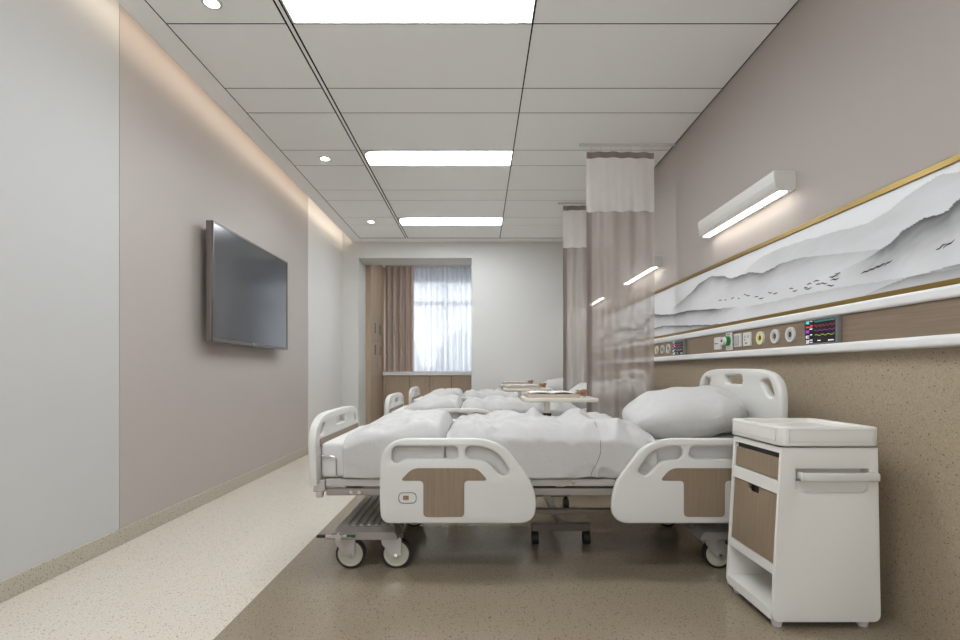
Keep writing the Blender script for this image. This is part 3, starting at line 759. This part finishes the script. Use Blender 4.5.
def foldB(x, y, s):
    wx = x + 0.05 * nz(x * 3, y * 3, 2)
    h = 0.016 * nz(x * 3.3, y * 2.5, 11) + 0.012 * nz(x * 9, y * 7, 15) + 0.012 * (1 - 3 * abs(nz(x * 6 - y * 5, y * 3 + x * 2, 41))) + 0.006 * (1 - 3 * abs(nz(x * 13 + y * 6, y * 8 - x * 3, 43)))
    far = sm(2.6, 3.15, y)
    h += 0.026 * (1 - 2.6 * abs(nz(wx * 2.6 - y * 2.0, y * 1.6, 21)))
    h += (0.012 + 0.030 * far) * ridge(wx - 0.18 * (y - 3.1), 0.32, 0.035)
    h += (0.014 + 0.030 * far) * ridge(wx + 0.12 * (y - 3.1), 0.54, 0.035)
    h -= 0.020 * far * ridge(x, 0.43, 0.06)
    h += 0.018 * ridge(wx + 0.5 * (y - 2.6), -0.05, 0.03) * (1 - far)
    # folds crossing the front edge down the side
    sd = 0.007 * nz(x * 8 + s * 3, s * 4, 31) + 0.013 * (1 - 3 * abs(nz(x * 5 + s * 5, s * 7 - x, 51))) + 0.004 * (1 - 3 * abs(nz(x * 13 + s * 9, s * 12, 53))) + 0.010 * ridge(x + 0.9 * (s - 0.18), 0.10, 0.025) + 0.012 * ridge(x - 0.5 * (s - 0.1), 0.36, 0.03) + 0.008 * ridge(x, 0.53, 0.012)
    return h, sd
def bedding():
    out = []
    me = grid_mesh('blanket', 70, 150, cover(-0.615, -0.158, 0.668, 3, foldA, 70, end0=0.16, end1=0.04), thick=-0.006)
    bl = obj('blanket', me, M['linen'], None, 3.2)
    tag(bl, 'puffy white blanket over the foot end of the nearest bed', 'blanket', 'white blankets over the bed feet'); out.append(bl)
    me = grid_mesh('duvet', 150, 150, cover(-0.150, 0.80, 0.640, 5, foldB, 150, end0=0.05, end1=0.10), thick=-0.006)
    dq = obj('duvet', me, M['linen'], None, 3.2)
    tag(dq, 'wrinkled white duvet over the middle of the nearest bed', 'duvet', 'white duvets over the bed middles'); out.append(dq)
    # side seam where the duvet overlaps
    sp = []
    cf = cover(-0.150, 0.80, 0.640, 5, foldB, 150, end0=0.05, end1=0.10)
    for k in range(44):
        q = k / 43.0
        xx = 0.505 + 0.045 * sm(0, 0.5, q) ** 0.8 - 0.010 * q
        P = cf((xx + 0.150) / 0.95, 0.006 + 0.205 * q)
        sp.append((P[0], P[1] - 0.0065, P[2] + (0.006 if q > 0.8 else 0)))
    tag(obj('seam', tube(sp, 0.0016, 2), M['grey'], dq), 'dark seam line on the duvet side')
    # pillow
    def pil(u, v):
        th = 2 * PI * u; ph = PI * (v - 0.5)
        c = abs(math.cos(th)) ** 0.52 * math.copysign(1, math.cos(th)); s = abs(math.sin(th)) ** 0.52 * math.copysign(1, math.sin(th))
        cp = max(0, math.cos(ph)) ** (0.6 if ph > 0 else 0.34); sp_ = abs(math.sin(ph)) ** 1.0 * math.copysign(1, math.sin(ph))
        x, y, z = 0.280 * c * cp, 0.345 * s * cp, 0.138 * sp_
        corner = (abs(c) * abs(s) * cp * cp)
        z *= (1 - 0.55 * corner)
        z += 0.012 * nz(x * 7, y * 6, 3 + (1 if z > 0 else 4)) * cp + (0.008 + 0.02 * sm(0.05, 0.25, x)) * (1 - 3 * abs(nz(x * 7 + 2, y * 6, 9))) * cp
        if z < 0: z *= 0.88
        z += 0.05 * x * -0.0
        # tilt: head side raised against the headboard
        a = 0.10
        X = x * math.cos(a) - z * math.sin(a) * 1.0; Z = x * math.sin(a) + z * math.cos(a)
        rz = -0.18
        return (1.046 + X * math.cos(rz) - y * math.sin(rz), 2.752 + X * math.sin(rz) + y * math.cos(rz), max(0.5935, 0.694 + Z))
    me = grid_mesh('pillow', 96, 48, pil)
    bm = bmesh.new(); bm.from_mesh(me); bmesh.ops.remove_doubles(bm, verts=bm.verts[:], dist=1e-4); bmesh.ops.recalc_face_normals(bm, faces=bm.faces[:]); bm.to_mesh(me); bm.free()
    p = obj('pillow', me, M['linen'], None, 3.2)
    tag(p, 'plump white pillow against the headboard of the nearest bed', 'pillow', 'white pillows on the beds'); out.append(p)
    return out
bd = bedding()
PITCH = 1.86
names = {1: 'second bed', 2: 'third bed, farthest away'}
for k in (1, 2):
    dx = 0.0 if k == 1 else -0.05
    dy = PITCH * k - (0.05 if k == 2 else 0)
    copy_tree(bed, (dx, dy, 0), label={1: 'middle white hospital bed, between the other two, half hidden', 2: 'farthest white hospital bed near the back wall'}[k])
    for o in bd:
        w = {'blanket': 'puffy white blanket over the foot end of the ', 'duvet': 'wrinkled white duvet over the middle of the ', 'pillow': 'plump white pillow at the head of the '}[o['category']]
        copy_tree(o, (dx, dy, 0), label=w + names[k])

# ================================================================ BEDSIDE CABINET
cb = thing('bedside_cabinet', (1.24, 2.04, 0), 'white bedside cabinet with two wood drawers and open shelf by the nearest bed', 'cabinet')
CY0, CY1 = 1.862, 2.215
def fx(z): return 1.037 + (z - 0.026) / 0.62 * 0.035        # sloping front
def sides(bm, pts_y):
    pass
# body: outline in (y,z) of the sloping front with openings -> shell built as a mesh
body = bmesh.new()
def slab(bm, ya, yb, za, zb, xin, xout=None):
    """block whose front follows the slope, from front to xin"""
    v = [bm.verts.new(p) for p in ((fx(za), ya, za), (xin, ya, za), (xin, yb, za), (fx(za), yb, za), (fx(zb), ya, zb), (xin, ya, zb), (xin, yb, zb), (fx(zb), yb, zb))]
    for f in ((0, 3, 2, 1), (4, 5, 6, 7), (0, 1, 5, 4), (1, 2, 6, 5), (2, 3, 7, 6), (3, 0, 4, 7)): bm.faces.new([v[i] for i in f])
XB = 1.425
T = 0.016
ZB0, ZB1 = 0.028, 0.648
# near side wall with the handle recess cut out, as a prism in xz
so = [(fx(ZB0), ZB0), (XB, ZB0), (XB - 0.010, ZB1), (fx(ZB1), ZB1)]
so = rounded(so, [0.03, 0.03, 0.002, 0.002], 6)
rec = rounded([(1.122, 0.487), (1.383, 0.487), (1.383, 0.572), (1.122, 0.572)], [0.03, 0.03, 0.004, 0.004], 6)
m1 = prism(so, [rec], T, 0.003, 'xz', CY0 + T / 2)
m2 = prism(so, [], T, 0.003, 'xz', CY1 - T / 2)
body.from_mesh(m1); body.from_mesh(m2)
e = 0.001
for (za, zb) in ((0.034, 0.068), (0.194, 0.225), (0.481, 0.527), (0.627, ZB1)): slab(body, CY0 + T - e, CY1 - T + e, za, zb, XB - 0.02)
box(body, XB - 0.03, XB - 0.012, CY0 + T, CY1 - T, 0.04, ZB1)
box(body, 1.118, 1.388, CY0 + 0.045, CY0 + 0.050, 0.47, 0.58)
for (a, b, c, d) in ((1.118, 1.122, 0.47, 0.58), (1.384, 1.388, 0.47, 0.58)): box(body, a, b, CY0 + T, CY0 + 0.045, c, d)
box(body, 1.118, 1.388, CY0 + T, CY0 + 0.045, 0.474, 0.486)
obj('body', body, M['cab'], cb, AUTO)
def front_panel(y0, y1, z0, z1, notch=None):
    def sx(p): return p
    out = [(y0, z0), (y1, z0), (y1, z1)]
    if notch:
        a, b, dp = notch
        out += [(b, z1), (b, z1 - dp * 0.62), (b - 0.004, z1 - dp * 0.86), (b - 0.014, z1 - dp), (a + 0.014, z1 - dp), (a + 0.004, z1 - dp * 0.86), (a, z1 - dp * 0.62), (a, z1)]
    out += [(y0, z1)]
    me = prism(out, [], 0.014, 0.002, 'yz', 0.0)
    for v in me.vertices: v.co.x += fx(v.co.z) + 0.012
    return me
d1 = obj('drawer', front_panel(CY0 + 0.020, CY1 - 0.020, 0.531, 0.606), M['wood'], cb); d1['label'] = 'wood fronted top drawer'
d2 = obj('door', front_panel(CY0 + 0.020, CY1 - 0.020, 0.228, 0.478, (2.005, 2.085, 0.032)), M['wood'], cb); d2['label'] = 'wood fronted tall door with notch pull'
ib = bmesh.new()
box(ib, 1.085, 1.10, CY0 + 0.018, CY1 - 0.018, 0.527, 0.627)
box(ib, 1.085, 1.10, CY0 + 0.018, CY1 - 0.018, 0.226, 0.481)
obj('recess_back', ib, M['dark'], cb)
# lid tray
ld = bmesh.new()
L0, L1, LY0, LY1 = 1.062, 1.420, 1.852, 2.232
rim = prism(rrect(L0, L1, LY0, LY1, 0.03), [rrect(L0 + 0.028, L1 - 0.028, LY0 + 0.028, LY1 - 0.028, 0.02)], 0.068, 0.006, 'xy', 0.687)
ld.from_mesh(rim)
base = prism(rrect(L0 + 0.01, L1 - 0.01, LY0 + 0.01, LY1 - 0.01, 0.02), [], 0.05, 0.002, 'xy', 0.678)
ld.from_mesh(base)
lid = obj('lid_tray', ld, M['cab'], cb, AUTO)
gr = bmesh.new()
def frame_xz(bm, u0, u1, v0, v1, y, w=0.003):
    for (a, b, c, d) in ((u0, u1, v0, v0 + w), (u0, u1, v1 - w, v1), (u0, u0 + w, v0, v1), (u1 - w, u1, v0, v1)): box(bm, a, b, y - 0.0015, y + 0.003, c, d)
frame_xz(gr, L0 + 0.03, L1 - 0.03, 0.668, 0.712, LY0)
obj('inset_border', gr, M['plastic2'], lid)
gr = bmesh.new()
for (a, b, c, d) in ((LY0 + 0.03, LY1 - 0.03, 0.668, 0.671), (LY0 + 0.03, LY1 - 0.03, 0.709, 0.712), (LY0 + 0.03, LY0 + 0.033, 0.668, 0.712), (LY1 - 0.033, LY1 - 0.03, 0.668, 0.712)): box(gr, L0 - 0.0015, L0 + 0.003, a, b, c, d)
obj('inset_border', gr, M['plastic2'], lid)
# towel handle
hd = bmesh.new(); box(hd, 1.128, 1.402, CY0 - 0.030, CY0 - 0.012, 0.532, 0.562, 0.006, 3)
box(hd, 1.128, 1.142, CY0 - 0.018, CY0 + 0.004, 0.538, 0.562, 0.003, 1); box(hd, 1.386, 1.402, CY0 - 0.018, CY0 + 0.004, 0.538, 0.562, 0.003, 1)
obj('handle', hd, M['plastic'], cb, AUTO)
eb = bmesh.new()
for i in range(3): cyl(eb, (1.250 + 0.006 * i, CY0 - 0.001, 0.474 + 0.002 * (i % 2)), (1.250 + 0.006 * i, CY0 + 0.001, 0.474 + 0.002 * (i % 2)), 0.003, seg=10)
obj('embossed_mark', eb, M['rail'], cb)
for (x, y) in ((1.075, 1.90), (1.385, 1.90), (1.075, 2.18), (1.385, 2.18)):
    w = bmesh.new(); cyl(w, (x, y, 0.0), (x, y, 0.030), 0.016, 0.022, 20)
    obj('foot', w, M['cab'], cb)

# ================================================================ OVERBED TABLES
TX, TY = 0.447, 3.50
tb = thing('overbed_table', (TX, TY, 0), 'nearest cream overbed table, standing behind the nearest bed', 'table', 'overbed tables between the beds')
top = prism(rrect(0.29, 0.785, 3.43, 3.768, 0.02), [], 0.026, 0.006, 'xy', 0.728)
tt = obj('tabletop', top, M['table'], tb, AUTO)
cl = bmesh.new(); box(cl, TX - 0.016, TX + 0.020, TY - 0.03, TY + 0.03, 0.60, 0.716, 0.003, 1)
obj('column', cl, M['table'], tb)
cl = bmesh.new(); box(cl, TX - 0.024, TX + 0.028, TY - 0.034, TY + 0.034, 0.622, 0.642, 0.003, 1)
obj('collar', cl, M['black'], tb)
cl = bmesh.new(); box(cl, TX - 0.020, TX + 0.024, TY - 0.035, TY + 0.035, 0.12, 0.585, 0.004, 1)
obj('lower_column', cl, M['steel'], tb)
bs = bmesh.new()
box(bs, 0.26, 0.60, 3.485, 3.530, 0.085, 0.125, 0.004, 1); box(bs, 0.275, 0.585, 2.775, 2.815, 0.072, 0.112, 0.004, 1)
box(bs, 0.422, 0.462, 2.80, 3.50, 0.085, 0.108, 0.003, 1)
ba = obj('base', bs, M['steel_shade'], tb)
for (x, y) in ((0.295, 2.795), (0.568, 2.795), (0.285, 3.507), (0.577, 3.507)):
    f = bmesh.new(); cyl(f, (x - 0.017, y, 0.034), (x + 0.017, y, 0.034), 0.034, seg=24); cyl(f, (x, y, 0.05), (x, y, 0.09), 0.012)
    obj('caster', f, M['rubber'], tb)
def table_load(k, dx, dy):
    wh = ('nearest', 'second', 'farthest')[k]
    t = thing('magazine', (0.42 + dx, 3.62 + dy, 0.742), 'open white magazine lying on the %s overbed table' % wh, 'magazine', 'magazines on the overbed tables')
    def pg(u, v):
        x = 0.335 + 0.30 * u; w = abs(u - 0.5) * 2
        return (x + dx, 3.50 + 0.22 * v + dy, 0.7745 + 0.010 * math.sin(PI * min(1, w * 1.0)) + 0.002 * math.sin(v * 6))
    obj('pages', grid_mesh('pages', 20, 6, pg, thick=0.006), M['paper'], t)
    pr = bmesh.new()
    for (a, b, c) in ((0.36, 0.42, 3.60), (0.38, 0.44, 3.66), (0.52, 0.56, 3.62), (0.51, 0.58, 3.66)): box(pr, a + dx, b + dx, c + dy, c + 0.012 + dy, 0.7835, 0.7850)
    obj('printed_block', pr, M['grey'], t)
    c = tag(obj('book', B(0.315 + dx, 0.665 + dx, 3.475 + dy, 3.75 + dy, 0.742, 0.765, bev=0.003), M['pink'], None), 'rose beige closed book under the magazine on the %s overbed table' % wh, 'book', 'books on the overbed tables')
    # dried posy
    p = thing('flower_posy', (0.70 + dx, 3.56 + dy, 0.742), 'small orange brown flower posy lying on the %s overbed table' % wh, 'flowers', 'flower posies on the overbed tables')
    rnd = random.Random(5)
    st = bmesh.new()
    for i in range(7): cyl(st, (0.665 + dx + rnd.uniform(-0.01, 0.01), 3.53 + dy + rnd.uniform(0, 0.05), 0.748 + rnd.uniform(0, 0.01)), (0.72 + dx, 3.54 + dy + rnd.uniform(0, 0.05), 0.76 + rnd.uniform(0, 0.02)), 0.003, seg=6)
    obj('stems', st, M['wood'], p)
    bl = bmesh.new()
    for i in range(14):
        c0 = Vector((0.70 + rnd.uniform(-0.03, 0.03) + dx, 3.56 + rnd.uniform(-0.035, 0.035) + dy, 0.768 + rnd.uniform(-0.012, 0.022)))
        for q in range(5):
            a = q * 1.256 + i; r = 0.010
            m_ = Matrix.Translation(c0 + Vector((math.cos(a) * r, math.sin(a) * r * 0.6, 0.006 * math.sin(a)))) @ Matrix.Rotation(a, 4, 'Z') @ Matrix.Diagonal((0.011, 0.006, 0.004, 1))
            bmesh.ops.create_icosphere(bl, subdivisions=1, radius=1.0, matrix=m_)
    obj('blossom', bl, M['orange'], p, 3.2)['kind'] = 'stuff'
for k, (dx, dy) in enumerate(((0, 0), (-0.04, 1.86), (-0.005, 3.50))):
    if k: copy_tree(tb, (dx, dy, 0), label={1: 'second overbed table, between the second and third beds', 2: 'farthest overbed table in front of the back wall'}[k])
    table_load(k, dx, dy)

# ================================================================ BED CURTAINS
def curtain(y, lb, xa, xb, ztop, zmid):
    t = thing('privacy_curtain', ((xa + xb) / 2, y, 0.3), lb, 'curtain', 'taupe privacy curtains between the beds')
    def wv(x): return 0.020 * math.sin((x - xa) * 52) + 0.008 * math.sin((x - xa) * 23 + 1)
    def sheet(x0, x1, z0, z1, ph=0.0, dy=0.0, nx=110, sc=0.0):
        def f(u, v):
            x = x0 + (x1 - x0) * u; z = z0 + (z1 - z0) * v
            return (x, y + dy + wv(x) * (0.35 + 0.65 * min(1, (2.695 - z) / 0.9)) + 0.008 * math.sin(z * 3 + x * 9), z + (sc * abs(math.sin((x - xa) * 26)) if v < 0.5 else 0))
        return grid_mesh('s', nx, 24, f)
    obj('fabric_panel', sheet(xa, xb, 0.34, zmid), M['fold'], t, 3.2)
    obj('mesh_panel', sheet(xa, xb, zmid + 0.0, ztop - 0.062), M['mesh'], t, 3.2)
    obj('header_band', sheet(xa, xb, ztop - 0.06, ztop - 0.012), M['header'], t, 3.2)
    obj('bottom_hem', sheet(xa, xb, 0.28, 0.34), M['foldedge'], t, 3.2)
    # doubled leading edge
    obj('doubled_edge', sheet(xa - 0.002, xa + 0.045, 0.28, zmid, dy=-0.006, nx=12), M['foldedge'], t, 3.2)
    obj('doubled_header', sheet(xa - 0.002, xa + 0.045, ztop - 0.06, ztop - 0.010, dy=-0.006, nx=12), M['foldedge'], t, 3.2)
    obj('doubled_mesh_edge', sheet(xa - 0.002, xa + 0.045, zmid, ztop - 0.062, dy=-0.006, nx=12), M['mesh'], t, 3.2)
    for i in range(7):
        x = xa + 0.03 + i * (xb - xa - 0.06) / 6
        obj('hook', tube([(x, y, ztop - 0.02), (x + 0.004, y, ztop - 0.008), (x, y, ZC - 0.014)], 0.002, 2), M['plastic'], t)
    tr = thing('curtain_track', (1.2, y, ZC), {0: 'white ceiling track of the near curtain', 1: 'white ceiling track of the far curtain'}[0 if y < 5 else 1], 'curtain track', 'ceiling tracks of the privacy curtains')
    obj('rail_profile', B(xa - 0.05, XR - 0.003, y - 0.009, y + 0.009, ZC - 0.016, ZC - 0.0005), M['plastic'], tr)
    obj('end_stop', B(xa - 0.056, xa - 0.05, y - 0.011, y + 0.011, ZC - 0.018, ZC - 0.0005), M['plastic2'], tr)
curtain(4.150, 'near sheer taupe privacy curtain with white mesh top, beside the second bed', 0.848, 1.385, 2.662, 2.180)
curtain(5.60, 'far taupe privacy curtain seen left of the near one', 0.893, 1.425, 2.692, 2.235)

# ================================================================ WINDOW ALCOVE
XF = -1.61
tc_ = thing('tall_cabinet', (-1.9, 8.4, 0), 'tall wood wardrobe cabinet at the left of the window alcove', 'cabinet')
obj('carcass', B(-2.30, XF - 0.020, 7.78, 9.20, 0.0, 2.66, bev=0.002, seg=1), M['woodcab'], tc_)
obj('end_panel', B(-2.30, XF, 7.765, 7.785, 0.0, 2.66), M['woodcab'], tc_)
for (a, b) in ((7.79, 8.262), (8.268, 8.74)):
    for (z0, z1, hz0, hz1) in ((0.06, 1.385, 1.17, 1.32), (1.392, 2.655, 1.50, 1.66)):
        d = obj('door', B(XF - 0.020, XF, a, b, z0, z1, bev=0.002, seg=1), M['woodcab'], tc_)
        yh = (b - 0.20) if a < 8 else (b - 0.22)
        yh = 8.06 if a < 8 else 8.47
        obj('handle', B(XF, XF + 0.018, yh, yh + 0.02, hz0, hz1, bev=0.003, seg=1), M['steeld'], d)
lw = thing('low_cabinet', (-0.7, 8.95, 0), 'low wood cabinet with plain doors under the window sill', 'cabinet')
obj('carcass', B(XF + 0.004, 0.50, 8.775, 9.23, 0.0, 0.845), M['dark'], lw)['label'] = 'carcass coloured dark for the shade in the door gaps'  # dark colour puts shade into the gaps between the doors
xs = [XF + 0.045, -1.172, -0.826, -0.467, -0.112, 0.24, 0.50]
obj('filler_panel', B(XF + 0.004, XF + 0.042, 8.757, 8.775, 0.06, 0.84), M['woodcab'], lw)
for a, b in zip(xs, xs[1:]):
    d = obj('door', B(a + 0.003, b - 0.005, 8.755, 8.773, 0.06, 0.84, bev=0.002, seg=1), M['woodcab'], lw)
    obj('handle', B(a + 0.030, a + 0.040, 8.745, 8.755, 0.66, 0.80, bev=0.002, seg=1), M['steeld'], d)
tag(obj('countertop', B(XF + 0.004, 0.52, 8.72, 9.245, 0.846, 0.900, bev=0.004), M['counter'], None), 'white stone counter serving as window sill over the low cabinet', 'countertop')
def drape(x0, x1, y, z0, z1, amp, fr, nx, seed):
    def f(u, v):
        x = x0 + (x1 - x0) * u; z = z0 + (z1 - z0) * v
        ph = fr * x + 1.8 * nz(x * 3, seed) + 0.25 * (1 - v) * nz(x * 9, v * 2, seed)
        return (x + 0.006 * math.sin(ph * 1.3 + 1), y + amp * (0.75 + 0.25 * (1 - v)) * math.sin(ph) + 0.25 * amp * math.sin(ph * 2.3), z)
    return grid_mesh('drape', nx, 20, f)
dr = obj('window_curtain', drape(-1.60, -1.115, 8.93, 0.915, 2.70, 0.048, 62, 220, 2), M['drape'], None, 3.2)
tag(dr, 'heavy taupe window curtain gathered at the left of the window', 'curtain')
sh = obj('sheer_curtain', drape(-1.16, 0.45, 9.03, 0.915, 2.70, 0.032, 62, 420, 6), M['sheer'], None, 3.2)
tag(sh, 'white translucent sheer curtain across the bright window', 'curtain')
tk = thing('window_curtain_track', (-0.6, 8.98, 2.74), 'white double curtain track on the alcove ceiling', 'curtain track')
obj('front_rail', B(-1.60, 0.5, 8.92, 8.94, 2.70, 2.738), M['plastic'], tk)
obj('rear_rail', B(-1.60, 0.5, 9.02, 9.04, 2.70, 2.738), M['plastic'], tk)
al = thing('ceiling_light', (-0.7, 8.2, 2.74), 'added unseen fill light on the alcove ceiling, tucked above the lintel', 'ceiling light')  # added unseen lamp that brightens the alcove
obj('frame', B(-1.25, -0.15, 8.12, 8.28, 2.722, 2.74), M['plastic2'], al)
obj('diffuser', B(-1.23, -0.17, 8.14, 8.26, 2.716, 2.723), mat('added fill light diffuser', W1, 0.5, emit=(0.95, 0.97, 1.0, 1), estr=3.4), al)
# greenery outside
for k, (x, w, h) in enumerate(((-2.1, 0.55, 1.75), (-0.55, 0.55, 1.95), (1.0, 0.55, 1.7))):
    bm = bmesh.new(); bmesh.ops.create_icosphere(bm, subdivisions=4, radius=1.0)
    for v in bm.verts:
        d = 1 + 0.22 * nz(v.co.x * 3 + k * 5, v.co.y * 3, v.co.z * 3) + 0.10 * nz(v.co.x * 9, v.co.y * 9 + k, v.co.z * 9)
        v.co = Vector((x + v.co.x * w * d, 14 + v.co.y * 0.8 * d, h * 0.5 + v.co.z * h * 0.5 * d))
    t = tag(obj('bush', bm, M['leaf'], None, 3.2), ('blurred bush seen through the left of the sheer curtain', 'blurred bush seen through the middle of the sheer curtain', 'blurred bush seen through the right of the sheer curtain')[k], 'bush', 'bushes outside the window')
struct('ground_outside', B(-15, 15, 9.45, 40, -0.3, -0.05), mat('pale paving', rgb(190, 192, 194), 0.8))

# ================================================================ LIGHT, WORLD, CAMERA
w = bpy.data.worlds.new('sky'); SC.world = w; w.use_nodes = True
bg = w.node_tree.nodes['Background']; bg.inputs[0].default_value = (0.90, 0.945, 1.0, 1); bg.inputs[1].default_value = 1.5
cam = bpy.data.cameras.new('camera'); co = bpy.data.objects.new('camera', cam); COL.objects.link(co)
for nm_, loc_, rx_, sx_, sy_ in (('window_daylight_portal', ((FX0 + FX1) / 2, YF - 0.13, (FZ0 + FZ1) / 2), PI / 2, FX1 - FX0, FZ1 - FZ0), ('window_daylight_portal', ((WX0 + WX1) / 2, WY + 0.13, (WZ0 + WZ1) / 2), -PI / 2, WX1 - WX0, WZ1 - WZ0)):  # first portal serves the added fill window
    L_ = bpy.data.lights.new(nm_, 'AREA'); L_.shape = 'RECTANGLE'; L_.size = sx_; L_.size_y = sy_; L_.cycles.is_portal = True
    lo_ = bpy.data.objects.new(nm_, L_); COL.objects.link(lo_); lo_.location = loc_; lo_.rotation_euler = (rx_, 0, 0)
co.location = (0, 0, H); co.rotation_euler = (PI / 2, 0, 0)
cam.sensor_width = 36; cam.lens = F * 36 / 960; cam.shift_y = 51 / 960.0; cam.shift_x = 0.5 / 960
cam.clip_start = 0.02; cam.clip_end = 200
SC.camera = co
SC.view_settings.view_transform = 'Standard'; SC.view_settings.look = 'None'
SC.view_settings.gamma = 1; SC.view_settings.use_curve_mapping = False
SC.view_settings.exposure = 1.80
SC.cycles.use_denoising = True
SC.cycles.max_bounces = 14; SC.cycles.diffuse_bounces = 8; SC.cycles.transparent_max_bounces = 24
SC.cycles.sample_clamp_indirect = 6
